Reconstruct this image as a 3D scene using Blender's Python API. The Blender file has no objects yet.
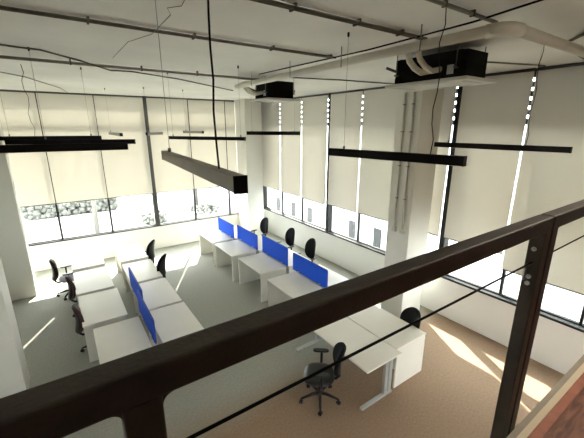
import bpy, bmesh, math, random
from mathutils import Vector, Matrix
random.seed(4)
R = math.radians
D = bpy.data
COL = bpy.context.scene.collection
sc = bpy.context.scene

# ---------------------------------------------------------------- camera, light, exposure
H = 4.1                                   # eye height above the office floor
cam_d = D.cameras.new('camera'); cam = D.objects.new('camera', cam_d); COL.objects.link(cam)
cam.location = (0, 0, H)
cam.rotation_euler = (R(90 - 15.36), 0, R(55.4 - 90))
cam_d.sensor_width = 36; cam_d.lens = 335 / 584 * 36; cam_d.clip_start = 0.02; cam_d.clip_end = 300
sc.camera = cam

w = D.worlds.new('sky'); sc.world = w; w.use_nodes = True
bg = w.node_tree.nodes['Background']
bg.inputs['Color'].default_value = (0.92, 0.97, 1.0, 1); bg.inputs['Strength'].default_value = 13

sun_d = D.lights.new('sun', 'SUN'); sun = D.objects.new('sun', sun_d); COL.objects.link(sun)
sun_d.energy = 22; sun_d.angle = R(0.5); sun_d.color = (1.0, 0.95, 0.86)
SUN = Vector((-0.465, -0.885, -0.83)).normalized()
sun.rotation_euler = SUN.to_track_quat('-Z', 'Y').to_euler(); sun.location = (10, 20, 20)

sc.view_settings.view_transform = 'Standard'; sc.view_settings.look = 'None'
sc.view_settings.gamma = 1; sc.view_settings.use_curve_mapping = False
sc.view_settings.exposure = 0.6

# ---------------------------------------------------------------- materials
def newmat(name):
    m = D.materials.new(name); m.use_nodes = True
    return m, m.node_tree.nodes, m.node_tree.links

def mat(name, col, rough=0.6, metal=0.0, noise=0.0, scale=8.0, spec=0.5, bump=0.0, bscale=None):
    m, n, l = newmat(name)
    b = n['Principled BSDF']
    b.inputs['Roughness'].default_value = rough; b.inputs['Metallic'].default_value = metal
    b.inputs['Specular IOR Level'].default_value = spec
    b.inputs['Base Color'].default_value = (*col, 1)
    tc = n.new('ShaderNodeTexCoord')
    if noise > 0:
        t = n.new('ShaderNodeTexNoise'); t.inputs['Scale'].default_value = scale; t.inputs['Detail'].default_value = 6
        l.new(tc.outputs['Object'], t.inputs['Vector'])
        r = n.new('ShaderNodeValToRGB')
        r.color_ramp.elements[0].position = 0.3; r.color_ramp.elements[1].position = 0.7
        r.color_ramp.elements[0].color = (*[c * (1 - noise) for c in col], 1)
        r.color_ramp.elements[1].color = (*[min(1, c * (1 + noise)) for c in col], 1)
        l.new(t.outputs['Fac'], r.inputs['Fac']); l.new(r.outputs['Color'], b.inputs['Base Color'])
    if bump > 0:
        t2 = n.new('ShaderNodeTexNoise'); t2.inputs['Scale'].default_value = bscale or scale * 6
        l.new(tc.outputs['Object'], t2.inputs['Vector'])
        bp = n.new('ShaderNodeBump'); bp.inputs['Strength'].default_value = bump; bp.inputs['Distance'].default_value = 0.01
        l.new(t2.outputs['Fac'], bp.inputs['Height']); l.new(bp.outputs['Normal'], b.inputs['Normal'])
    return m

def carpet_mat():
    m, n, l = newmat('carpet'); b = n['Principled BSDF']; b.inputs['Roughness'].default_value = 0.95
    b.inputs['Specular IOR Level'].default_value = 0.15
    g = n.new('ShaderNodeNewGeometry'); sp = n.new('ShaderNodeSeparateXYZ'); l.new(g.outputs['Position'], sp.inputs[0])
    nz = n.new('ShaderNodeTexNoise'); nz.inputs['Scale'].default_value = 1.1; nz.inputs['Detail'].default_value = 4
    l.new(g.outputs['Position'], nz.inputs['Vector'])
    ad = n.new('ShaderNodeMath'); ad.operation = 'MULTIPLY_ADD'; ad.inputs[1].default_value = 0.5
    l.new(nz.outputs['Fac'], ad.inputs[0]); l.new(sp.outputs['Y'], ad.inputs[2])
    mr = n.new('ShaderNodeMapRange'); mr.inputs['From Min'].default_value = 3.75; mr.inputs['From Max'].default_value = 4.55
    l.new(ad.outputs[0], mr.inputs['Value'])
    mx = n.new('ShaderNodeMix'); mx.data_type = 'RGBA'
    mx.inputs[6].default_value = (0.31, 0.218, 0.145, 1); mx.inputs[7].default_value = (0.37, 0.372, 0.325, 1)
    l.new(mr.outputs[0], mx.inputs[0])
    f = n.new('ShaderNodeTexNoise'); f.inputs['Scale'].default_value = 28; f.inputs['Detail'].default_value = 8; f.inputs['Roughness'].default_value = 0.8
    l.new(g.outputs['Position'], f.inputs['Vector'])
    m2 = n.new('ShaderNodeMapRange'); m2.inputs['From Min'].default_value = 0.3; m2.inputs['From Max'].default_value = 0.7
    m2.inputs['To Min'].default_value = 0.78; m2.inputs['To Max'].default_value = 1.18
    l.new(f.outputs['Fac'], m2.inputs['Value'])
    mu = n.new('ShaderNodeMix'); mu.data_type = 'RGBA'; mu.blend_type = 'MULTIPLY'; mu.inputs[0].default_value = 1
    l.new(mx.outputs[2], mu.inputs[6]); l.new(m2.outputs[0], mu.inputs[7])
    l.new(mu.outputs[2], b.inputs['Base Color'])
    return m

def wood_mat():
    m, n, l = newmat('wood_floor'); b = n['Principled BSDF']; b.inputs['Roughness'].default_value = 0.45
    g = n.new('ShaderNodeNewGeometry'); mp = n.new('ShaderNodeMapping'); mp.inputs['Scale'].default_value = (2.0, 14, 4)
    l.new(g.outputs['Position'], mp.inputs[0])
    t = n.new('ShaderNodeTexNoise'); t.inputs['Scale'].default_value = 2.2; t.inputs['Detail'].default_value = 8; t.inputs['Distortion'].default_value = 1.2
    l.new(mp.outputs[0], t.inputs['Vector'])
    r = n.new('ShaderNodeValToRGB'); r.color_ramp.elements[0].position = 0.3; r.color_ramp.elements[1].position = 0.72
    r.color_ramp.elements[0].color = (0.12, 0.05, 0.03, 1); r.color_ramp.elements[1].color = (0.40, 0.18, 0.12, 1)
    l.new(t.outputs['Fac'], r.inputs['Fac']); l.new(r.outputs['Color'], b.inputs['Base Color'])
    return m

def fabric_mat():
    m, n, l = newmat('blind_fabric'); out = n['Material Output']; n.remove(n['Principled BSDF'])
    g = n.new('ShaderNodeTexCoord'); t = n.new('ShaderNodeTexNoise'); t.inputs['Scale'].default_value = 1.5
    l.new(g.outputs['Object'], t.inputs['Vector'])
    r = n.new('ShaderNodeValToRGB'); r.color_ramp.elements[0].color = (0.64, 0.61, 0.54, 1); r.color_ramp.elements[1].color = (0.68, 0.65, 0.575, 1)
    l.new(t.outputs['Fac'], r.inputs['Fac'])
    d = n.new('ShaderNodeBsdfDiffuse'); tr = n.new('ShaderNodeBsdfTranslucent')
    l.new(r.outputs['Color'], d.inputs['Color']); tr.inputs['Color'].default_value = (0.72, 0.695, 0.63, 1)
    mx = n.new('ShaderNodeMixShader'); mx.inputs[0].default_value = 0.235
    l.new(d.outputs[0], mx.inputs[1]); l.new(tr.outputs[0], mx.inputs[2]); l.new(mx.outputs[0], out.inputs[0])
    return m

def glass_mat():
    m, n, l = newmat('glass'); out = n['Material Output']; n.remove(n['Principled BSDF'])
    t = n.new('ShaderNodeBsdfTransparent'); t.inputs[0].default_value = (0.93, 0.94, 0.93, 1)
    g = n.new('ShaderNodeBsdfGlossy'); g.inputs['Roughness'].default_value = 0.02
    f = n.new('ShaderNodeLayerWeight'); f.inputs[0].default_value = 0.5
    pw = n.new('ShaderNodeMath'); pw.operation = 'POWER'; pw.inputs[1].default_value = 5; l.new(f.outputs['Facing'], pw.inputs[0])
    ml = n.new('ShaderNodeMath'); ml.operation = 'MULTIPLY_ADD'; ml.inputs[1].default_value = 0.6; ml.inputs[2].default_value = 0.03; l.new(pw.outputs[0], ml.inputs[0])
    mx = n.new('ShaderNodeMixShader'); l.new(ml.outputs[0], mx.inputs[0]); l.new(t.outputs[0], mx.inputs[1]); l.new(g.outputs[0], mx.inputs[2])
    l.new(mx.outputs[0], out.inputs[0])
    return m

M = dict(
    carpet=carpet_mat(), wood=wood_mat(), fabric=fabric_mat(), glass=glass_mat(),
    wall=mat('wall_paint', (0.78, 0.775, 0.73), 0.85, noise=0.02, scale=1.2),
    ceil=mat('ceiling_concrete', (0.72, 0.71, 0.655), 0.9, noise=0.10, scale=0.7, bump=0.25, bscale=5),
    column=mat('column_paint', (0.66, 0.645, 0.575), 0.8, noise=0.03, scale=1.5),
    frame=mat('window_metal', (0.014, 0.015, 0.014), 0.6, spec=0.2, noise=0.1),
    frame_grey=mat('mullion_metal', (0.045, 0.045, 0.042), 0.5, noise=0.1),
    nosing=mat('red_wood', (0.46, 0.18, 0.12), 0.5, noise=0.15, scale=12),
    cream=mat('cream_paint', (0.85, 0.74, 0.56), 0.5, noise=0.04),
    ledge=mat('grey_render', (0.42, 0.38, 0.31), 0.85, noise=0.1, scale=6),
    rail=mat('dark_brown_steel', (0.046, 0.036, 0.027), 0.5, metal=0.0, noise=0.25, scale=9, bump=0.15, bscale=90, spec=0.6),
    cable=mat('black_cable', (0.008, 0.008, 0.008), 0.8, spec=0.1, noise=0.05),
    steel=mat('zinc_steel', (0.55, 0.55, 0.52), 0.35, metal=0.9, noise=0.1, scale=20),
    silver=mat('silver_paint', (0.50, 0.51, 0.49), 0.4, metal=0.4, noise=0.04, scale=20),
    desk=mat('desk_laminate', (0.84, 0.815, 0.73), 0.42, noise=0.02, scale=3),
    desk_panel=mat('desk_panel_laminate', (0.80, 0.78, 0.70), 0.5, noise=0.02, scale=3),
    blue=mat('blue_fabric', (0.012, 0.085, 0.62), 0.85, noise=0.12, scale=60, spec=0.2, bump=0.2, bscale=300),
    blue_trim=mat('blue_edge_trim', (0.02, 0.06, 0.38), 0.5, noise=0.05),
    black=mat('black_plastic', (0.008, 0.008, 0.009), 0.5, spec=0.3, noise=0.1, scale=20),
    fab_black=mat('black_chair_fabric', (0.007, 0.007, 0.0075), 0.85, spec=0.2, noise=0.2, scale=60, bump=0.2, bscale=200),
    leather=mat('black_seat_leather', (0.012, 0.013, 0.014), 0.38, noise=0.15, scale=25, bump=0.1, bscale=60),
    mauve=mat('mauve_back_fabric', (0.045, 0.018, 0.021), 0.7, noise=0.2, scale=40),
    grey_seat=mat('grey_seat_fabric', (0.30, 0.30, 0.32), 0.8, noise=0.15, scale=50),
    lamp=mat('black_lamp_metal', (0.007, 0.006, 0.006), 0.7, spec=0.2, noise=0.1, scale=20),
    lamp_olive=mat('olive_grey_lamp_metal', (0.30, 0.27, 0.20), 0.5, noise=0.06, scale=15),
    lamp_grey=mat('grey_lamp_metal', (0.23, 0.23, 0.20), 0.5, noise=0.05, scale=20),
    diffuser=mat('lamp_diffuser', (0.6, 0.6, 0.56), 0.6, noise=0.02),
    wire=mat('thin_wire', (0.12, 0.12, 0.11), 0.5, noise=0.05),
    galv=mat('galvanised_conduit', (0.27, 0.255, 0.205), 0.85, metal=0.0, spec=0.1, noise=0.15, scale=8),
    dark_conduit=mat('dark_conduit', (0.12, 0.11, 0.085), 0.85, metal=0.0, spec=0.1, noise=0.2, scale=8),
    pvc=mat('cream_pvc', (0.60, 0.58, 0.49), 0.6, noise=0.06, scale=5),
    pipe_cover=mat('beige_pipe_insulation', (0.66, 0.63, 0.5), 0.7, noise=0.08, scale=20),
    ac_black=mat('black_insulation', (0.007, 0.0075, 0.007), 0.8, spec=0.15, noise=0.35, scale=18, bump=0.3, bscale=40),
    ac_panel=mat('white_unit_panel', (0.5, 0.49, 0.43), 0.5, noise=0.03),
    sticker=mat('rating_label', (0.45, 0.46, 0.45), 0.6, noise=0.1, scale=60),
    ground=mat('pale_paving', (0.36, 0.355, 0.33), 0.9, noise=0.08, scale=0.6),
    facade=mat('white_facade', (0.6, 0.61, 0.62), 0.85, noise=0.03, scale=1),
    facade_glass=mat('grey_shutter', (0.02, 0.021, 0.021), 0.6, noise=0.08),
    leaf=mat('dusty_leaves', (0.085, 0.087, 0.075), 0.9, noise=0.35, scale=3, bump=0.5, bscale=6),
    trunk=mat('pale_bark', (0.09, 0.085, 0.075), 0.9, noise=0.2),
    louvre=mat('louvre_metal', (0.05, 0.052, 0.05), 0.5, noise=0.1),
)

# ---------------------------------------------------------------- mesh helpers
class MB:
    def __init__(s): s.bm = bmesh.new()
    def box(s, x0, y0, z0, x1, y1, z1, bev=0.0, mtx=None, seg=2):
        r = bmesh.ops.create_cube(s.bm, size=1)
        vs = r['verts']
        for v in vs:
            v.co = Vector((x0 + (v.co.x + .5) * (x1 - x0), y0 + (v.co.y + .5) * (y1 - y0), z0 + (v.co.z + .5) * (z1 - z0)))
        if bev > 0:
            es = list({e for v in vs for e in v.link_edges})
            rr = bmesh.ops.bevel(s.bm, geom=es, offset=bev, segments=seg, affect='EDGES', profile=0.5)
            vs = list({v for f in rr['faces'] for v in f.verts} | {v for v in vs if v.is_valid})
        if mtx is not None:
            for v in vs: v.co = mtx @ v.co
        return s
    def tube(s, pts, r, n=10, caps=True):
        pts = [Vector(p) for p in pts]; rings = []
        rr = r if isinstance(r, (list, tuple)) else [r] * len(pts)
        prev = None
        for i, p in enumerate(pts):
            a = pts[max(0, i - 1)]; b = pts[min(len(pts) - 1, i + 1)]
            t = (b - a).normalized()
            if prev is None:
                u = t.orthogonal().normalized()
            else:
                u = (prev - t * prev.dot(t)).normalized()
            prev = u; v = t.cross(u)
            rings.append([s.bm.verts.new(p + (u * math.cos(k * 2 * math.pi / n) + v * math.sin(k * 2 * math.pi / n)) * rr[i]) for k in range(n)])
        for i in range(len(rings) - 1):
            for k in range(n):
                f = s.bm.faces.new((rings[i][k], rings[i][(k + 1) % n], rings[i + 1][(k + 1) % n], rings[i + 1][k])); f.smooth = True
        if caps:
            s.bm.faces.new(rings[0][::-1]); s.bm.faces.new(rings[-1])
        return s
    def lathe(s, prof, n=20, c=(0, 0, 0)):
        """prof = list of (radius, z) from the bottom up"""
        rings = []
        for (r, z) in prof:
            rings.append([s.bm.verts.new((c[0] + r * math.cos(k * 2 * math.pi / n), c[1] + r * math.sin(k * 2 * math.pi / n), c[2] + z)) for k in range(n)])
        for i in range(len(rings) - 1):
            for k in range(n):
                f = s.bm.faces.new((rings[i][k], rings[i][(k + 1) % n], rings[i + 1][(k + 1) % n], rings[i + 1][k])); f.smooth = True
        s.bm.faces.new(rings[0][::-1]); s.bm.faces.new(rings[-1])
        return s
    def prism(s, poly, axis, a, b):
        """poly = 2-D outline, pushed along axis from a to b"""
        def P(u, v, w):
            return {'x': (w, u, v), 'y': (u, w, v), 'z': (u, v, w)}[axis]
        A = [s.bm.verts.new(P(u, v, a)) for u, v in poly]; B = [s.bm.verts.new(P(u, v, b)) for u, v in poly]
        k = len(poly)
        s.bm.faces.new(A); s.bm.faces.new(B[::-1])
        for i in range(k): s.bm.faces.new((A[i], B[i], B[(i + 1) % k], A[(i + 1) % k]))
        return s
    def pad(s, fn, e=3.2, prof=((0.0, 0.90), (0.12, 0.97), (0.3, 1.0), (0.7, 1.0), (0.88, 0.97), (1.0, 0.90)), n=36):
        """rounded cushion: superellipse outlines stacked through the thickness; fn(u,v,t) -> point"""
        rings = []
        for (t, k) in prof:
            ring = []
            for i in range(n):
                a = i * 2 * math.pi / n; ca, sa = math.cos(a), math.sin(a)
                u = math.copysign(abs(ca) ** (2 / e), ca) * k; v = math.copysign(abs(sa) ** (2 / e), sa) * k
                ring.append((u, v, t))
            rings.append(ring)
        allr = []
        inner = (0.75, 0.45)
        lo = [[(u * q, v * q, t) for (u, v, t) in rings[0]] for q in inner[::-1]]
        hi = [[(u * q, v * q, t) for (u, v, t) in rings[-1]] for q in inner]
        for ring in lo + rings + hi:
            allr.append([s.bm.verts.new(fn(*p)) for p in ring])
        for i in range(len(allr) - 1):
            for k in range(n):
                f = s.bm.faces.new((allr[i][k], allr[i][(k + 1) % n], allr[i + 1][(k + 1) % n], allr[i + 1][k])); f.smooth = True
        c0 = s.bm.verts.new(fn(0, 0, rings[0][0][2])); c1 = s.bm.verts.new(fn(0, 0, rings[-1][0][2]))
        for k in range(n):
            f = s.bm.faces.new((c0, allr[0][(k + 1) % n], allr[0][k])); f.smooth = True
            f = s.bm.faces.new((c1, allr[-1][k], allr[-1][(k + 1) % n])); f.smooth = True
        return s
    def build(s, name, m, parent=None, loc=None):
        bmesh.ops.recalc_face_normals(s.bm, faces=s.bm.faces)
        me = D.meshes.new(name); s.bm.to_mesh(me); s.bm.free()
        me.materials.append(m)
        o = D.objects.new(name, me); COL.objects.link(o)
        if parent: o.parent = parent
        if loc: o.location = loc
        return o

def tag(o, label=None, cat=None, group=None, kind=None):
    if label: o['label'] = label
    if cat: o['category'] = cat
    if group: o['group'] = group
    if kind: o['kind'] = kind
    return o

def empty(name, loc=(0, 0, 0), rz=0.0):
    o = D.objects.new(name, None); COL.objects.link(o); o.location = loc; o.rotation_euler = (0, 0, rz)
    o.empty_display_size = 0.1
    return o

def copy_tree(o, parent=None):
    c = o.copy(); COL.objects.link(c)
    if parent: c.parent = parent
    for ch in [x for x in D.objects if x.parent == o]:
        copy_tree(ch, c)
    return c

def struct(o, label=None, cat=None): 
    o['kind'] = 'structure'
    if label: o['label'] = label
    if cat: o['category'] = cat
    return o

# ---------------------------------------------------------------- the room
XL, XB, YA, YF, ZC = -1.56, 6.6, 11.75, -4.2, 5.03
MZ = 2.5                                                    # mezzanine floor level
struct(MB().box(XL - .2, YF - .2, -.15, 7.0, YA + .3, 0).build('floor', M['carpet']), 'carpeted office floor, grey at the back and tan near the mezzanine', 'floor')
struct(MB().box(XL - .2, YF - .2, ZC, 7.0, YA + .45, ZC + .3).build('ceiling', M['ceil']), 'bare pale concrete ceiling slab crossed by conduits', 'ceiling')
struct(MB().box(XL - .2, YA, 0, 6.98, YA + .18, .80).box(XL - .2, YA + .0, .8, -1.42, YA + .18, ZC).box(5.62, YA, .8, 6.98, YA + .18, ZC).build('wall_back', M['wall']), 'low white wall below the far left windows', 'wall')
struct(MB().box(XB, YF, 0, XB + .18, YA, .90).box(XB, YF, .9, XB + .18, 0.0, ZC).box(XB, 11.69, .9, XB + .18, YA, ZC).build('wall_right', M['wall']), 'low white wall below the right-hand windows', 'wall')
struct(MB().box(XL - .2, YF, 0, XL, YA + .18, ZC).build('wall_left', M['wall']), 'plain white wall on the left', 'wall')
struct(MB().box(XL - .2, YF - .2, 0, 6.98, YF, 1.1).box(XL - .2, YF - .2, 2.18, 6.98, YF, ZC).box(XL - .2, YF - .2, 1.1, -1.2, YF, 2.18).box(6.3, YF - .2, 1.1, 6.98, YF, 2.18).build('wall_front', M['wall']), 'plain wall behind the mezzanine', 'wall')
# pillars
def pillar(x0, y0, x1, y1, label):
    o = MB().box(x0, y0, 0, x1, y1, ZC, bev=.008).build('column', M['column']); struct(o, label, 'column'); return o
pillar(XL, 5.95, -.95, 6.47, 'nearer square white column on the left wall')
pillar(XL, 9.92, -.955, 10.42, 'farther square white column on the left wall')
pillar(5.54, 10.9, 6.2, YA, 'white corner column where the two window walls meet')
pbx = 5.58
pillar(pbx, 3.95, 6.25, 4.5, 'white column with two conduits in front of the right windows')

# mezzanine slab with its edge trims
struct(MB().box(XL, YF, MZ - .3, XB, .405, MZ).build('trim_1', M['wood']), 'reddish wooden mezzanine floor', 'floor')
struct(MB().box(XL, .405, MZ - .3, XB, .452, MZ + .004, bev=.003).build('trim_2', M['nosing']), 'red brown wooden strip along the mezzanine edge', 'trim')
struct(MB().box(XL, .452, MZ - .3, XB, .486, MZ + .002, bev=.003).build('trim_3', M['cream']), 'cream strip along the mezzanine edge', 'trim')
struct(MB().box(XL, .492, MZ - .42, XB, .535, MZ - .06).build('trim_4', M['ledge']), 'grey ledge below the mezzanine edge', 'trim')

# window sills
struct(MB().box(-1.42, YA - .02, .79, 5.62, YA + .06, .83, bev=.003).build('trim_5', M['frame']), 'thin dark sill under the left windows', 'sill')
struct(MB().box(XB - .02, 0, .885, XB + .2, 11.69, .93, bev=.003).build('trim_6', M['frame']), 'thin dark sill under the right windows', 'sill')

# ---------------------------------------------------------------- windows
def window_A(name, x0, x1, muls, thick, label):
    """window in the far left wall; glass at y = YA+.10"""
    f = MB(); g0, g1 = YA + .06, YA + .13
    for x in muls: f.box(x - .028, g0, .82, x + .028, g1, ZC)
    f.box(x0, g0, .82, x1, g1, .85); f.box(x0, g0, ZC - .05, x1, g1, ZC)
    f.box(x0, g0, 4.14, x1, g1, 4.24)
    o = struct(f.build(name, M['frame']), label, 'window')
    for (x, wd) in thick:
        MB().box(x - wd / 2, YA - .03, .82, x + wd / 2, YA + .16, ZC, bev=.004).build('mullion', M['frame_grey'], o)
    xs = [x0] + list(muls) + [x1]
    for a, b in zip(xs[:-1], xs[1:]):
        MB().box(a + .02, YA + .09, .85, b - .02, YA + .098, ZC - .05).build('pane', M['glass'], o)
    return o
window_A('window_1', -1.42, 2.42, [-.25, 1.11], [(2.49, .15)], 'left half of the far glazing with dark mullions')
window_A('window_2', 2.54, 5.62, [3.86, 5.22], [], 'right half of the far glazing beside the corner column')

def window_B(name, y0, y1, muls, label, thick=None, lmat=None):
    f = MB(); g0, g1 = XB + .09, XB + .16
    for y in muls: f.box(g0, y - .02, .925, g1, y + .02, ZC)
    f.box(g0, y0, .925, g1, y1, .955); f.box(g0, y0, ZC - .05, g1, y1, ZC); f.box(g0, y0, 4.14, g1, y1, 4.24)
    o = struct(f.build(name, M['frame']), label, 'window')
    for (y, wd) in (thick or []):
        MB().box(XB - .005, y - wd / 2, .925, XB + .17, y + wd / 2, ZC, bev=.004).build('mullion', M['frame'], o)
    ys = [y0] + list(muls) + [y1]
    for a, b in zip(ys[:-1], ys[1:]):
        MB().box(XB + .12, a + .02, .955, XB + .128, b - .02, ZC - .05).build('pane', M['glass'], o)
    lv = MB()
    k = 4.30
    while k < 5.0:
        lv.box(XB + .19, y0, k, XB + .24, y1, k + .095); k += .15
    lv.build('louvre', M['louvre'], o)
    return o
window_B('window_3', 7.72, 11.69, [9.10, 10.36], 'far third of the right-hand glazing with a dark louvre on top', [(7.655, .12), (11.63, .12)])
window_B('window_4', 3.88, 7.62, [6.42, 5.14], 'middle third of the right-hand glazing behind the column', [(3.825, .12)])
window_B('window_5', 0.05, 3.77, [2.57, 1.31], 'near third of the right-hand glazing beyond the railing', [(0.03, .10)])

f_ = MB()  # low window added behind the camera to throw daylight onto the near columns
xs_ = [-1.2 + 1.5 * k for k in range(6)]
for x in xs_: f_.box(x - .03, YF - .13, 1.1, x + .03, YF - .06, 2.18)
f_.box(-1.2, YF - .13, 1.1, 6.3, YF - .06, 1.15).box(-1.2, YF - .13, 2.13, 6.3, YF - .06, 2.18)
added_win = struct(f_.build('added_window', M['frame']), 'added unseen low window under the mezzanine, letting in fill light', 'window')
for x in xs_[:-1]: MB().box(x + .03, YF - .10, 1.15, x + 1.47, YF - .092, 2.13).build('pane', M['glass'], added_win)

# ---------------------------------------------------------------- roller blinds
def blind(wall, a, b, zb, label):
    t = 0.0012
    if wall == 'A':
        y = YA - .07; o = empty('roller_blind', ((a + b) / 2, y, ZC)); hw = (b - a) / 2
        MB().box(-hw, -t, zb - ZC, hw, t, -.02).build('fabric', M['fabric'], o)
        MB().box(-hw, -.008, zb - ZC - .022, hw, .008, zb - ZC, bev=.003).build('bottom_bar', M['frame_grey'], o)
        MB().tube([(-hw, 0.02, -.035), (hw, 0.02, -.035)], .03, 12).build('roller_tube', M['frame_grey'], o)
    else:
        x = XB - .03; o = empty('roller_blind', (x, (a + b) / 2, ZC)); hw = abs(b - a) / 2
        MB().box(-t, -hw, zb - ZC, t, hw, -.02).build('fabric', M['fabric'], o)
        MB().box(-.008, -hw, zb - ZC - .022, .008, hw, zb - ZC, bev=.003).build('bottom_bar', M['frame_grey'], o)
        MB().tube([(0.02, -hw, -.035), (.02, hw, -.035)], .03, 12).build('roller_tube', M['frame_grey'], o)
    tag(o, label, 'blind', 'cream roller blinds of the %s windows' % ('far left' if wall == 'A' else 'right-hand'))
for a, b, lab in [(-1.42, -.258, 'cream roller blind at the left end of the far windows, beside the column'),
                  (-.232, 1.082, 'cream roller blind second from the left, behind the three black lamps'),
                  (1.106, 2.425, 'cream roller blind just left of the thick grey mullion'),
                  (2.535, 3.81, 'cream roller blind just right of the thick grey mullion'),
                  (3.84, 5.13, 'cream roller blind above the first blue dividers, left of the corner column'),
                  (5.16, 5.53, 'narrow strip of cream roller blind touching the corner column')]:
    blind('A', a, b, 1.97, lab)
for a, b, zb, lab in [(10.275, 11.58, 1.84, 'beige roller blind at the far end of the right windows beside the corner column'),
                      (9.0, 10.245, 1.82, 'beige roller blind second from the corner column'),
                      (7.72, 8.97, 1.80, 'beige roller blind just before the first thick dark mullion'),
                      (6.38, 7.60, 1.83, 'beige roller blind just after the first thick dark mullion'),
                      (5.13, 6.352, 1.83, 'beige roller blind to the left of the conduit column'),
                      (3.90, 5.10, 1.82, 'beige roller blind seen just right of the conduit column'),
                      (2.598, 3.775, 1.82, 'beige roller blind right of the tall black mullion behind the long lamps'),
                      (1.32, 2.567, 1.53, 'beige roller blind hanging lower behind the railing post'),
                      (0.06, 1.28, 1.45, 'lowest beige roller blind at the right edge')]:
    blind('B', a, b, zb, lab)

# ---------------------------------------------------------------- outside
GZ = -1.8
struct(MB().box(-60, YA + .5, GZ - .2, 70, 90, GZ).box(7.3, -30, GZ - .2, 70, YA + .5, GZ).build('ground', M['ground']), 'sunlit pale paving outside', 'ground')
struct(MB().box(-60, 21.5, GZ, 70, 26, GZ + .02).build('road', mat('grey_asphalt', (.17, .17, .16), .9, noise=.1)), 'grey road outside the far windows', 'road')
fb = empty('neighbour_building', (12, 8, GZ))
MB().box(0, -14, 0, .3, 22, 6.0).build('facade_wall', M['facade'], fb)
for k, yy in enumerate([10.2, 11.9, 13.7, 15.5, 17.2, 19.0]):
    MB().box(-.05, yy - 8 - .22, .25, .02, yy - 8 + .22, 1.25).build('window', M['facade_glass'], fb)
tag(fb, 'bright white building with small grey windows across from the right windows', 'building')
far = empty('far_building', (15.5, 32, GZ))
MB().box(-3.6, 0, 0, 3.6, 6, 4.6).build('wall', M['facade_glass'], far)
MB().box(-1.2, -.05, 0, 1.6, .05, 2.4).build('door', M['facade'], far)
tag(far, 'grey building with a pale opening seen through the far window', 'building')
def bush(x, y, w, d, h, label, cat='hedge', n=40):
    m = MB()
    for i in range(n):
        px, py = random.uniform(-w / 2, w / 2), random.uniform(-d / 2, d / 2)
        r = random.uniform(.10, .2) * min(h, 1.3); pz = random.uniform(r * .6, max(h - r, r))
        rr = bmesh.ops.create_icosphere(m.bm, subdivisions=2, radius=r)
        for v in rr['verts']: v.co = v.co * random.uniform(.88, 1.12) + Vector((px, py, pz))
    o = m.build('shrub' if cat == 'shrub' else 'hedge', M['leaf'], None, (x, y, GZ)); tag(o, label, cat)
bush(.3, 27.5, 5.4, 1.0, 1.15, 'long dusty green hedge seen through the leftmost far windows', n=520)
bush(4.4, 21.5, 1.3, 1.0, .9, 'small shrub seen through the pane left of the thick mullion', 'shrub', 60)
bush(8.0, 22.5, 1.6, 1.0, .7, 'low shrub seen through the pane right of the thick mullion', 'shrub', 60)
for i, (x, y, hh, lab) in enumerate([(1.2, 21, 4.5, 'pale tree trunk outside in front of the hedge'), (8.3, 25, 6, 'pale tree trunk outside right of the thick mullion')]):
    tr_ = empty('tree', (x, y, GZ))
    MB().tube([(0, 0, 0), (.05, 0, hh * .5), (0, .05, hh)], [.14, .11, .07], 8).build('trunk', M['trunk'], tr_)
    cm = MB()
    for k in range(26):
        rr = bmesh.ops.create_icosphere(cm.bm, subdivisions=2, radius=random.uniform(.4, .7))
        off = Vector((random.uniform(-1, 1), random.uniform(-1, 1), hh + random.uniform(0, 1.4)))
        for v in rr['verts']: v.co = v.co * random.uniform(.88, 1.12) + off
    cm.build('crown', M['leaf'], tr_)
    tag(tr_, lab, 'tree')

# ---------------------------------------------------------------- ceiling services
def conduit(y, x0, x1, r, m, label, drop=.03, twin=0.0, clamps=(), z=None):
    zz = ZC - drop if z is None else z
    o = empty('conduit', ((x0 + x1) / 2, y, zz)); c = (x0 + x1) / 2
    MB().tube([(x0 - c, 0, 0), (x1 - c, 0, 0)], r, 10).build('pipe', m, o)
    if twin: MB().tube([(x0 - c, twin, .004), (x1 - c, twin, .004)], r * .75, 8).build('pipe', m, o)
    for x in clamps:
        MB().box(x - c - .009, -r * 1.3, -r * 1.15, x - c + .009, max(twin, 0) + r * 1.3, ZC - zz - .001).build('clamp', M['dark_conduit'], o)
    tag(o, label, 'pipe', 'conduits under the ceiling')
conduit(3.72, XL, 3.28, .014, M['dark_conduit'], 'long dark twin conduit crossing the upper left of the ceiling', twin=.06, clamps=(.4, 1.35, 2.3, 3.2))
conduit(2.42, XL, 3.4, .014, M['dark_conduit'], 'dark twin conduit entering at the top centre, above the tall black cord', twin=.055, clamps=(1.7, 2.4, 3.0))
conduit(1.72, XL, 3.4, .016, M['galv'], 'grey conduit at the top right nearest the railing', clamps=(2.6, 3.0))
conduit(6.07, XL, 3.5, .022, M['galv'], 'thick beige grey conduit crossing above the black lamps', drop=.05, clamps=(.35, 1.3, 2.2))
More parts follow.
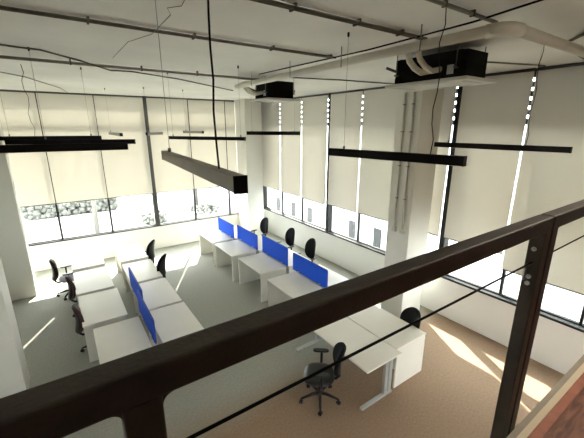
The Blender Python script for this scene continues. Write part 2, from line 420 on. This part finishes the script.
# thinner branch, running slightly askew
def run(name, pts, r, m, label, cat='cable', group=None, n=8):
    o = MB().tube(pts, r, n).build(name, m); tag(o, label, cat, group); return o
run('conduit', [(-1.5, 4.9, ZC - .02), (-.25, 5.42, ZC - .02), (.02, 5.46, ZC - .02), (.46, 5.8, ZC - .05), (.85, 6.07, ZC - .105), (1.2, 6.4, ZC - .05), (2.18, 7.1, ZC - .02), (4.0, 8.5, ZC - .02)], .011, M['dark_conduit'], 'thin dark conduit running askew across the thick beige one', 'pipe', 'conduits under the ceiling')
run('conduit', [(-1.2, 7.3, ZC - .02), (-.71, 7.78, ZC - .02), (-.28, 8.46, ZC - .02), (.29, 10.31, ZC - .02), (.5, 11.6, ZC - .02)], .009, M['galv'], 'thin faint conduit near the top of the far blinds', 'pipe', 'conduits under the ceiling')
run('ceiling_cable', [(3.05, .9, ZC - .02), (3.22, 1.83, ZC - .03), (3.25, 3.1, ZC - .04), (3.2, 4.6, ZC - .03), (3.15, 5.6, ZC - .03)], .009, M['cable'], 'thin black cable beside the cream duct under the ceiling')
run('conduit', [(4.05, 1.0, ZC - .02), (4.95, 1.72, ZC - .02), (XB - .05, 1.9, ZC - .02)], .016, M['dark_conduit'], 'dark conduit by the near air conditioner heading to the right windows', 'pipe', 'conduits under the ceiling')
run('conduit', [(4.2, 3.4, ZC - .02), (4.6, 3.0, ZC - .02), (6.4, 2.4, ZC - .02)], .012, M['galv'], 'thin grey conduit above the right-hand blinds', 'pipe', 'conduits under the ceiling')
run('conduit', [(3.6, 5.75, ZC - .02), (4.9, 5.4, ZC - .02), (6.4, 5.2, ZC - .02)], .012, M['dark_conduit'], 'dark conduit between the two air conditioners', 'pipe', 'conduits under the ceiling')
# cream duct
o = MB().tube([(3.10, 6.4, 4.86), (3.07, 4.2, 4.86), (3.05, 2.9, 4.86), (3.07, 1.55, 4.86)], .046, 16).build('duct', M['pvc'])
duct = empty('cream_duct', (3.06, 1.5, 4.86)); o.parent = duct; o.matrix_parent_inverse = Matrix.Translation(-duct.location)
e = MB().tube([(3.07, 1.62, 4.86), (3.09, 1.52, 4.86), (3.16, 1.46, 4.86), (3.26, 1.45, 4.86)], .054, 16).build('elbow', M['pvc']); e.parent = duct; e.matrix_parent_inverse = Matrix.Translation(-duct.location)
e = MB().tube([(3.24, 1.45, 4.86), (6.5, 1.42, 4.86)], .046, 16).build('duct', M['pvc']); e.parent = duct; e.matrix_parent_inverse = Matrix.Translation(-duct.location)
for y in (2.2, 3.3, 4.4, 5.6):
    e = MB().tube([(3.0, y, 4.80), (3.0, y, ZC)], .006, 6).build('hanger_rod', M['wire']); e.parent = duct; e.matrix_parent_inverse = Matrix.Translation(-duct.location)
tag(duct, 'thick cream duct running beside both air conditioners and bending right', 'duct')

# marks on the slab: surface wiring and clips
run('ceiling_cable', [(.95, 2.6, ZC - .012), (.96, 2.81, ZC - .012), (.98, 2.95, ZC - .012), (.9, 3.06, ZC - .012), (.97, 3.22, ZC - .012), (.91, 3.66, ZC - .08), (.84, 4.45, ZC - .012), (.83, 5.56, ZC - .012)], .003, M['wire'], 'thin wandering grey wire stapled to the ceiling at the top left')

# ---------------------------------------------------------------- air conditioners
def cassette(x0, y0, x1, y1, z0, z1, label, pipe_y, panel):
    c = Vector(((x0 + x1) / 2, (y0 + y1) / 2, z0)); o = empty('air_conditioner', c)
    a, b = (x1 - x0) / 2, (y1 - y0) / 2; ch = .05
    poly = [(-a + ch, -b), (a - ch, -b), (a, -b + ch), (a, b - ch), (a - ch, b), (-a + ch, b), (-a, b - ch), (-a, -b + ch)]
    MB().prism(poly, 'z', 0.015, z1 - z0).build('casing', M['ac_black'], o)
    px0, py0, px1, py1 = panel
    MB().box(px0 - c.x, py0 - c.y, -.02, px1 - c.x, py1 - c.y, .015, bev=.006).build('front_panel', M['ac_panel'], o)
    cx_, cy_ = (px0 + px1) / 2 - c.x, (py0 + py1) / 2 - c.y; hw, hd = (px1 - px0) / 2, (py1 - py0) / 2
    for sx, sy in ((1, 0), (-1, 0), (0, 1), (0, -1)):
        m = MB()
        if sx: m.box(cx_ + sx * hw * .8 - .02, cy_ - hd * .55, -.026, cx_ + sx * hw * .8 + .02, cy_ + hd * .55, -.018)
        else: m.box(cx_ - hw * .55, cy_ + sy * hd * .8 - .02, -.026, cx_ + hw * .55, cy_ + sy * hd * .8 + .02, -.018)
        m.build('air_slot', M['sticker'], o)
    for sx in (-1, 1):
        for sy in (-1, 1):
            MB().tube([(sx * (a + .03), sy * (b - .08), .12), (sx * (a + .03), sy * (b - .08), ZC - z0)], .006, 6).box(sx * (a + .03) - .03, sy * (b - .08) - .015, .11, sx * (a + .03) + .02, sy * (b - .08) + .015, .13).build('hanger_rod', M['wire'], o)
    for k, yy in enumerate(pipe_y):
        y = yy - c.y
        MB().tube([(-a - .32, y + .04, z1 - z0 - .02), (-a - .30, y + .02, z1 - z0 - .10), (-a - .22, y, .14), (-a - .12, y - .02, .10), (-a + .02, y - .05, .13)], .032 if k else .036, 10).build('insulated_pipe', M['pipe_cover'], o)
    MB().box(-a - .006, -b + .12, .06, -a + .002, -b + .20, .16).build('rating_label', M['sticker'], o)
    MB().box(-a - .02, b - .14, .02, -a + .01, b - .05, .09, bev=.003).build('bracket', M['ac_black'], o)
    MB().tube([(-a, b - .06, .17), (-a - .12, b + .02, .22)], .018, 8).build('drain_stub', M['trunk'], o)
    tag(o, label, 'air conditioner', 'black cassette air conditioners under the ceiling')
    return o
cassette(3.87, 2.24, 4.40, 3.22, 4.63, 4.94, 'larger black cassette air conditioner in front of the conduit column, two insulated pipes', (2.72, 2.58), (3.81, 2.16, 4.48, 3.30))
cassette(3.47, 5.80, 4.07, 6.35, 4.62, 4.95, 'smaller black cassette air conditioner farther away near the corner column', (6.2, 6.1), (3.40, 5.72, 4.16, 6.46))

# ---------------------------------------------------------------- linear pendant lamps
def lamp(p, q, hh, wd, m, label, wires=(.08, .92), cord=None, drop=.0, group='slim linear lamps hanging from the ceiling', capm=None):
    """p, q = the two ends of the underside (x, y, z)"""
    p, q = Vector(p), Vector(q); mid = (p + q) / 2; L = (q - p).length; ang = math.atan2(q.y - p.y, q.x - p.x)
    o = empty('pendant_lamp', mid, ang)
    MB().box(-L / 2, -wd / 2, 0.004, L / 2, wd / 2, hh, bev=.003, seg=1).build('housing', m, o)
    MB().box(-L / 2 + .01, -wd / 2 + .008, 0, L / 2 - .01, wd / 2 - .008, .006).build('diffuser', M['diffuser'], o)
    for sx in (-1, 1):
        MB().box(sx * L / 2 - .003, -wd / 2 - .001, 0.001, sx * L / 2 + .003, wd / 2 + .001, hh + .001).build('end_cap', capm or M['lamp'], o)
    for t in wires:
        x = -L / 2 + L * t
        MB().tube([(x, 0, hh), (x, 0, ZC - mid.z - .03)], .0018, 5).lathe([(.006, 0), (.012, .01), (.012, .03)], 8, (x, 0, hh)).build('suspension_wire', M['wire'], o)
        MB().lathe([(.008, 0), (.012, .012), (.012, .042)], 10, (x, 0, ZC - mid.z - .042)).build('ceiling_rose', M['lamp'], o)
    if cord is not None:
        x = -L / 2 + L * cord[0]; r = cord[1]; top = ZC - mid.z; jig = cord[2] if len(cord) > 2 else .02
        pts = [(x, 0, hh)]
        for k in range(1, 9): pts.append((x + jig * math.sin(k * 1.7), jig * .6 * math.cos(k * 2.1) - jig * .6, hh + (top - hh) * k / 9))
        pts.append((x, 0, top))
        MB().tube(pts, r, 6).build('power_cord', M['cable'], o)
    tag(o, label, 'lamp', group)
    return o
def zz(h): return H - h
lamp((.32 * 8.145, .32 * 9.404, zz(.32)), (.32 * 8.718, .32 * 4.705, zz(.32)), .085, .065, M['lamp'], 'long black linear lamp passing in front of the conduit column', (.14,), (.80, .0045, .022))
lamp((.28 * 16.185, .28 * 10.385, zz(.28)), (.28 * 16.595, .28 * 4.797, zz(.28)), .070, .06, M['lamp'], 'black linear lamp farthest right, in front of the right-hand blinds', (.12,), (.72, .004, .015))
lamp((.25 * 2.681 + .03, .25 * 11.08, zz(.25)), (.25 * 2.248 + .0, .25 * 4.648, zz(.25)), .070, .055, M['lamp_olive'], 'large olive grey linear lamp nearest the viewer, end-on below the tall black cord', (.12,), (.84, .005, .010))
lamp((1.75, 6.49, zz(.22)), (2.59, 5.12, zz(.22)), .060, .05, M['lamp'], 'black linear lamp just above the olive lamp and left of the corner column', (.05, .95))
lamp((.215 * 20.614, .215 * 40.155, zz(.215)), (.215 * 25.625, .215 * 35.364, zz(.215)), .10, .06, M['lamp'], 'black linear lamp in front of the corner column', (.1, .9))
lamp((-.75, 7.08, zz(.21)), (.661, 6.711, zz(.21)), .068, .05, M['lamp'], 'rearmost of three overlapping black linear lamps at the left, ending first', (.12, .9), (.35, .004, .03))
lamp((-.513, 5.69, zz(.22)), (.878, 4.985, zz(.22)), .062, .05, M['lamp'], 'middle of three overlapping black linear lamps at the left, reaching farthest right', (.3,))
lamp((-.72, 4.42, zz(.25)), (.672, 4.273, zz(.25)), .078, .06, M['lamp'], 'nearest of three overlapping black linear lamps, cut by the left edge', (.1, ))
lamp((1.317 * .92, 11.016 * .92, zz(.184)), (1.158, 7.95, zz(.2)), .070, .06, M['lamp_grey'], 'small grey linear lamp seen almost end-on left of the thick mullion', (.1,))
lamp((1.9, 9.1, zz(.205)), (2.43, 9.75, zz(.2)), .072, .05, M['lamp_grey'], 'small grey linear lamp touching the right side of the thick mullion', (.1,))
lamp((2.9, 9.33, zz(.15)), (3.05, 8.3, zz(.17)), .065, .05, M['lamp_grey'], 'small grey linear lamp high above the two left blue dividers', (.12,))

ml = empty('added_fill_lamp', (3.2, .32, ZC))  # added out of view to brighten and warm the mezzanine floor and trims
MB().box(-.6, -.15, -.07, .6, .15, 0, bev=.005).build('housing', M['lamp'], ml)
al = D.lights.new('fill_light', 'AREA'); al.shape = 'RECTANGLE'; al.size = 1.1; al.size_y = .24; al.energy = 22; al.color = (1.0, .86, .70)
alo = D.objects.new('fill_light', al); COL.objects.link(alo); alo.parent = ml; alo.location = (0, 0, -.08)
tag(ml, 'added unseen fill lamp above the wooden mezzanine floor', 'lamp')

# ---------------------------------------------------------------- desks
def desk(x0, x1, y0, y1, label, group, back=None, z=.75, legs='panel', pm=None):
    cx_, cy_ = (x0 + x1) / 2, (y0 + y1) / 2; a, b = (x1 - x0) / 2, (y1 - y0) / 2
    o = empty('desk', (cx_, cy_, 0))
    MB().box(-a, -b, z - .028, a, b, z, bev=.003, seg=1).build('desktop', M['desk'], o)
    if legs == 'panel':
        MB().box(-a + .01, -b + .004, 0, a - .01, -b + .036, z - .028, bev=.002, seg=1).build('end_panel', M['desk_panel'], o)
        MB().box(-a + .01, b - .036, 0, a - .01, b - .004, z - .028, bev=.002, seg=1).build('end_panel', M['desk_panel'], o)
        if back:
            x = (a - .06) * back
            MB().box(x - .01, -b + .036, .30, x + .01, b - .036, z - .028).build('modesty_panel', M['desk_panel'], o)
    elif legs == 'foot':
        for sy in (-1, 1):
            y = sy * (b - .10)
            MB().box(-a + .02, y - .03, .0, a - .06, y + .03, .045, bev=.012).build('foot', M['silver'], o)
            MB().box(a - .26, y - .025, .045, a - .19, y + .025, z - .06, bev=.01).box(a - .16, y - .025, .045, a - .09, y + .025, z - .06, bev=.01).box(-a + .08, y - .02, z - .065, a - .05, y + .02, z - .028).build('leg', M['silver'], o)
        MB().box(a - .19, -b + .12, z - .12, a - .13, b - .12, z - .06).build('cross_beam', M['silver'], o)
    tag(o, label, 'desk', group)
    return o
G1 = 'white desks of the left cluster'; G2 = 'white desks of the middle right cluster'; G3 = 'pair of white desks by the conduit column'
desk(-.12, .58, 9.22, 10.42, 'sunlit white desk at the far end of the left row beside the farthest left chair', G1, 1)
desk(-.12, .59, 7.70, 9.02, 'white desk second from the far end of the left row', G1, 1)
desk(-.09, .63, 6.29, 7.58, 'white desk third from the far end of the left row, left of the open gap', G1, 1)
desk(.05, .78, 4.80, 6.10, 'white desk of the left row nearest the railing, left of the nearer blue divider', G1, 1)
desk(.92, 1.60, 9.10, 10.33, 'white desk at the far end of the row with two black chairs', G1, -1)
desk(.92, 1.60, 7.62, 8.90, 'white desk second in the row beside the second black chair', G1, -1)
desk(.94, 1.62, 6.24, 7.51, 'white desk right of the farther left blue divider', G1, -1)
desk(.94, 1.63, 4.85, 6.16, 'white desk right of the nearer left blue divider, cut by the rail', G1, -1)
fr = [(3.42, 4.08, 9.16, 10.36, 'farthest'), (3.44, 4.20, 7.84, 9.04, 'second'), (3.52, 4.26, 6.41, 7.63, 'third'), (3.50, 4.28, 4.85, 6.08, 'nearest')]
fl = ['white desk left of the first blue divider, touching the far end of the row',
      'white desk left of the second blue divider from the corner column',
      'white desk left of the third blue divider from the corner column',
      'white desk left of the blue divider nearest the rail']
bl = ['white desk behind the first blue divider, beside the corner column',
      'white desk behind the second blue divider, in front of the first black chair',
      'white desk behind the third blue divider, in front of the middle black chair',
      'white desk behind the blue divider nearest the rail']
for (x0, x1, y0, y1, nm), a, b in zip(fr, fl, bl):
    desk(x0, x1, y0, y1, a, G2, 1)
    desk(x1 + .07, x1 + .77, y0, y1, b, G2, -1)
desk(3.15, 3.905, 2.68, 4.56, 'white desk on silver metal feet beside the nearest black chair', G3, legs='foot')
desk(3.925, 4.67, 2.78, 4.40, 'white desk with a solid white end panel, right of the metal-footed desk', G3, -1)

# blue dividers
def divider(x, y0, y1, label, group, z0=.76, z1=1.2):
    cy_ = (y0 + y1) / 2; b = (y1 - y0) / 2
    o = empty('desk_divider', (x, cy_, z0)); h = z1 - z0; r = .035
    def rr(b, lo, hi, r):
        P = []
        for (cx, cz, a0) in ((b - r, hi - r, 0), (-b + r, hi - r, 90), (-b + r * .3, lo + r * .3, 180), (b - r * .3, lo + r * .3, 270)):
            q = r if a0 < 180 else r * .3
            for k in range(5): P.append((cx + q * math.cos(R(a0 + k * 22.5)), cz + q * math.sin(R(a0 + k * 22.5))))
        return P
    MB().prism(rr(b, 0, h, r), 'x', -.009, .009).build('edge_trim', M['blue_trim'], o)
    MB().prism(rr(b - .008, .008, h - .008, r - .006), 'x', -.014, .014).build('fabric_panel', M['blue'], o)
    for sy in (-1, 1):
        MB().box(-.025, sy * (b - .25) - .03, -.045, .025, sy * (b - .25) + .03, .03, bev=.003).build('clamp', M['silver'], o)
    tag(o, label, 'desk divider', group)
GB = 'blue desk dividers'
divider(.902, 6.22, 7.50, 'blue desk divider farther away in the left desk cluster', GB)
divider(.842, 5.04, 6.27, 'blue desk divider nearer the rail in the left desk cluster', GB)
divider(4.115, 9.12, 10.32, 'blue desk divider closest to the corner column, first of four in a row', GB)
divider(4.235, 7.84, 9.12, 'second blue desk divider from the corner column', GB)
divider(4.295, 6.41, 7.66, 'third blue desk divider from the corner column', GB, z1=1.25)
divider(4.31, 4.92, 6.2, 'fourth blue desk divider, nearest the rail, before the last black chair', GB)

# ---------------------------------------------------------------- office chairs (seat faces +x locally)
def star_base(o, r=.30):
    for k in range(5):
        a = R(72 * k + 20); c, s = math.cos(a), math.sin(a)
        MB().tube([(.02 * c, .02 * s, .125), (.12 * c, .12 * s, .125), (r * c, r * s, .085)], [.026, .024, .015], 8).build('base_arm', M['black'], o)
        m = MB(); mt = Matrix.Translation((r * c, r * s, .03)) @ Matrix.Rotation(a + R(60), 4, 'Z')
        for sy in (-1, 1):
            rr = bmesh.ops.create_cone(m.bm, cap_ends=True, segments=16, radius1=.03, radius2=.03, depth=.018,
                                       matrix=mt @ Matrix.Translation((0, sy * .015, 0)) @ Matrix.Rotation(R(90), 4, 'X'))
        m.tube([(r * c, r * s, .03), (r * c, r * s, .09)], .009, 6)
        m.build('caster', M['black'], o)
    MB().lathe([(.028, .09), (.045, .105), (.045, .15), (.03, .17), (.03, .28), (.017, .285), (.017, .40)], 16).build('gas_lift', M['black'], o)

def chair(name, seat_m, back_m, shell_m, arms=True, bw=.215, bh=.235, tall=-.04, lean=0.0):
    o = empty(name)
    star_base(o)
    def seat(u, v, t):
        x = u * .235 + .02; y = v * .245
        d = .02 * (u * u + v * v)
        return (x, y, .425 + t * .085 - (d if t > .5 else -d * .5) - max(0, u - .6) * .06)
    MB().pad(seat, 3.0).build('seat', seat_m, o)
    MB().box(-.14, -.10, .385, .12, .10, .43, bev=.01).build('seat_mechanism', M['black'], o)
    MB().tube([(-.10, 0, .405), (-.24, 0, .40), (-.285, 0, .45), (-.285, 0, .62), (-.27, 0, .72)], [.018, .022, .024, .022, .018], 8).build('back_support', M['black'], o)
    def back(u, v, t):
        y = u * bw * (1 - .16 * max(0, v) ** 2 - .06 * max(0, -v)); z = .79 + tall + v * bh
        x = -.235 - t * .055 + .05 * u * u - .045 * (v + .2) ** 2 - .02 * v + lean * v
        return (x, y, z)
    MB().pad(back, 2.7).build('backrest', back_m, o)
    def shell(u, v, t):
        x, y, z = back(u * .9, v * .9, 1.0); return (x - t * .016, y, z)
    MB().pad(shell, 2.7).build('back_shell', shell_m, o)
    if arms:
        for sy in (-1, 1):
            ar = MB().tube([(-.02, sy * .16, .41), (-.02, sy * .26, .42), (-.02, sy * .285, .46), (-.02, sy * .285, .66)], [.016, .018, .020, .020], 8).build('armrest', M['black'], o)
            MB().pad(lambda u, v, t: (-.01 + u * .125, sy * .28 + v * .04, .66 + t * .028), 3.5, n=24).build('arm_pad', M['leather'], ar)
    return o
GC = 'black office swivel chairs'
pa = chair('office_chair', M['leather'], M['fab_black'], M['black'], True)
pb = chair('office_chair', M['grey_seat'], M['mauve'], M['black'], True, bw=.205, bh=.27, lean=.045)
used = {}
def place(proto, x, y, rz, label, group=GC):
    o = proto if proto.name not in used else copy_tree(proto)
    used[proto.name] = 1
    o.location = (x, y, 0); o.rotation_euler = (0, 0, R(rz)); tag(o, label, 'chair', group)
    return o
pc = chair('office_chair', M['leather'], M['fab_black'], M['black'], True, bw=.185, bh=.29, tall=.05)
place(pa, 2.80, 3.30, 141, 'black office chair closest to the viewer, in full view left of the metal-footed desk')
place(pa, 4.50, 3.18, 172, 'black office chair tucked under the desk with the white end panel, only its back showing')
place(pc, 5.20, 9.50, 190, 'black office chair nearest the corner column, behind the second blue divider')
place(pc, 5.24, 8.00, 190, 'middle black office chair of the three along the right windows')
place(pc, 5.14, 6.86, 188, 'black office chair nearest the rail of the three along the right windows')
place(pc, 1.53, 9.50, 143, 'black office chair tucked under the far white desk near the thick mullion')
place(pc, 1.50, 8.22, 143, 'black office chair nearer of the two tucked under the right side of the left cluster')
place(pb, -.22, 9.50, 4, 'office chair with mauve back and grey seat, farthest at the left in the sunlight')
place(pb, .07, 8.18, 6, 'office chair with mauve back pushed in at the second desk of the left row')
place(pb, .13, 6.66, 4, 'office chair with mauve back pushed in at the third desk of the left row')

# ---------------------------------------------------------------- conduits on the pillar
for k, (y0, y1, lab) in enumerate([(4.33, 4.27, 'left'), (4.13, 4.08, 'right')]):
    o = empty('wall_conduit', (pbx, (y0 + y1) / 2, 2.0)); y = 0
    MB().tube([(-.022, y, .08), (-.022, y, 2.72)], .017, 10).build('pipe', M['pvc'], o)
    MB().box(-.05, y - .045, 0, 0, y + .045, .09, bev=.008).build('socket_box', M['ac_panel'], o)
    for z in (.7, 1.35, 2.0, 2.5):
        MB().box(-.045, y - .024, z, 0, y + .024, z + .022, bev=.003).build('clamp', M['galv'], o)
    tag(o, '%s-hand vertical conduit with a socket box on the white column' % lab, 'pipe', 'vertical conduits on the column')

# ---------------------------------------------------------------- railing
RT, RB = H - .40, H - .40 - .068
yi, yo = .541, .604
pw = .067
def railing(x0, x1, posts, label):
    o = empty('railing', ((x0 + x1) / 2, (yi + yo) / 2, MZ - .3)); ox, oy, oz = o.location
    MB().box(x0 - ox, yi - oy, RB - oz, x1 - ox, yo - oy, RT - oz, bev=.006).build('top_rail', M['rail'], o)
    for (p, q) in posts:
        MB().box(p - ox, yi - oy, 0, q - ox, yo - oy, RB - oz + .002, bev=.005).build('post', M['rail'], o)
        r = .02
        for (xx, sg) in ((p, -1), (q, 1)):
            if x0 + .01 < xx < x1 - .01:
                poly = [(xx - ox, RB - oz), (xx - ox + sg * r, RB - oz)] + [(xx - ox + sg * (r - r * math.sin(R(k * 15))), RB - oz - (r - r * math.cos(R(k * 15)))) for k in range(1, 6)] + [(xx - ox, RB - oz - r)]
                MB().prism(poly, 'y', yi - oy + .003, yo - oy - .003).build('corner_weld', M['rail'], o)
        MB().box(p - ox - .0, .535 - oy - .04, 0, q - ox, yi - oy + .004, .22, bev=.004).build('fixing_plate', M['rail'], o)
    tag(o, label, 'railing'); return o
r1 = railing(-1.52, 1.85, [(-1.5, -1.433), (.024, .091), (1.785, 1.85)], 'long dark brown steel railing sweeping across the foreground')
r2 = railing(1.862, 5.6, [(1.866, 1.933), (3.6, 3.667), (5.53, 5.597)], 'next dark brown steel railing section beyond the double post')
ym = (yi + yo) / 2
for z, lab in ((3.478, 'black cable strung along the railing below its top rail'), ):
    run('railing_cable', [(-1.46, ym, z), (1.785, ym, z)], .0042, M['cable'], lab, 'cable', 'cables of the railing')
    run('railing_cable', [(1.94, ym, z), (5.55, ym, z)], .0036, M['cable'], 'thin black cable of the railing section beyond the double post', 'cable', 'cables of the railing')
# fittings on the double post
ox, oy, oz = r1.location
def fit(name, m, x0, y0, z0, x1, y1, z1, par=r1, bev=.001):
    l = par.location
    MB().box(x0 - l.x, y0 - l.y, z0 - l.z, x1 - l.x, y1 - l.y, z1 - l.z, bev=bev).build(name, m, par)
def washer(x, y, z, par=r1):
    l = par.location
    m = MB(); m.tube([(x - l.x, y - l.y, z - l.z), (x - .006 - l.x, y - l.y, z - l.z)], .011, 14); m.tube([(x - l.x, y - l.y, z - l.z), (x - .013 - l.x, y - l.y, z - l.z)], .006, 6)
    m.build('bolt', M['steel'], par)
for z in (3.545, 3.405, 3.37): washer(1.785, .575, z)
fit('bracket', M['steel'], 1.765, .588, 3.385, 1.785, .598, 3.445)
fit('hinge_strip', M['steel'], 1.8515, .556, 2.55, 1.8605, .560, 3.50)
for z in (3.42, 3.375, 2.92, 2.86):
    l = r2.location
    MB().tube([(1.933 - l.x, .555 - l.y, z - l.z), (1.962 - l.x, .555 - l.y, z - l.z)], .005, 8).tube([(1.936 - l.x, .555 - l.y, z - l.z), (1.946 - l.x, .555 - l.y, z - l.z)], .010, 6).build('bolt', M['black'], r2)
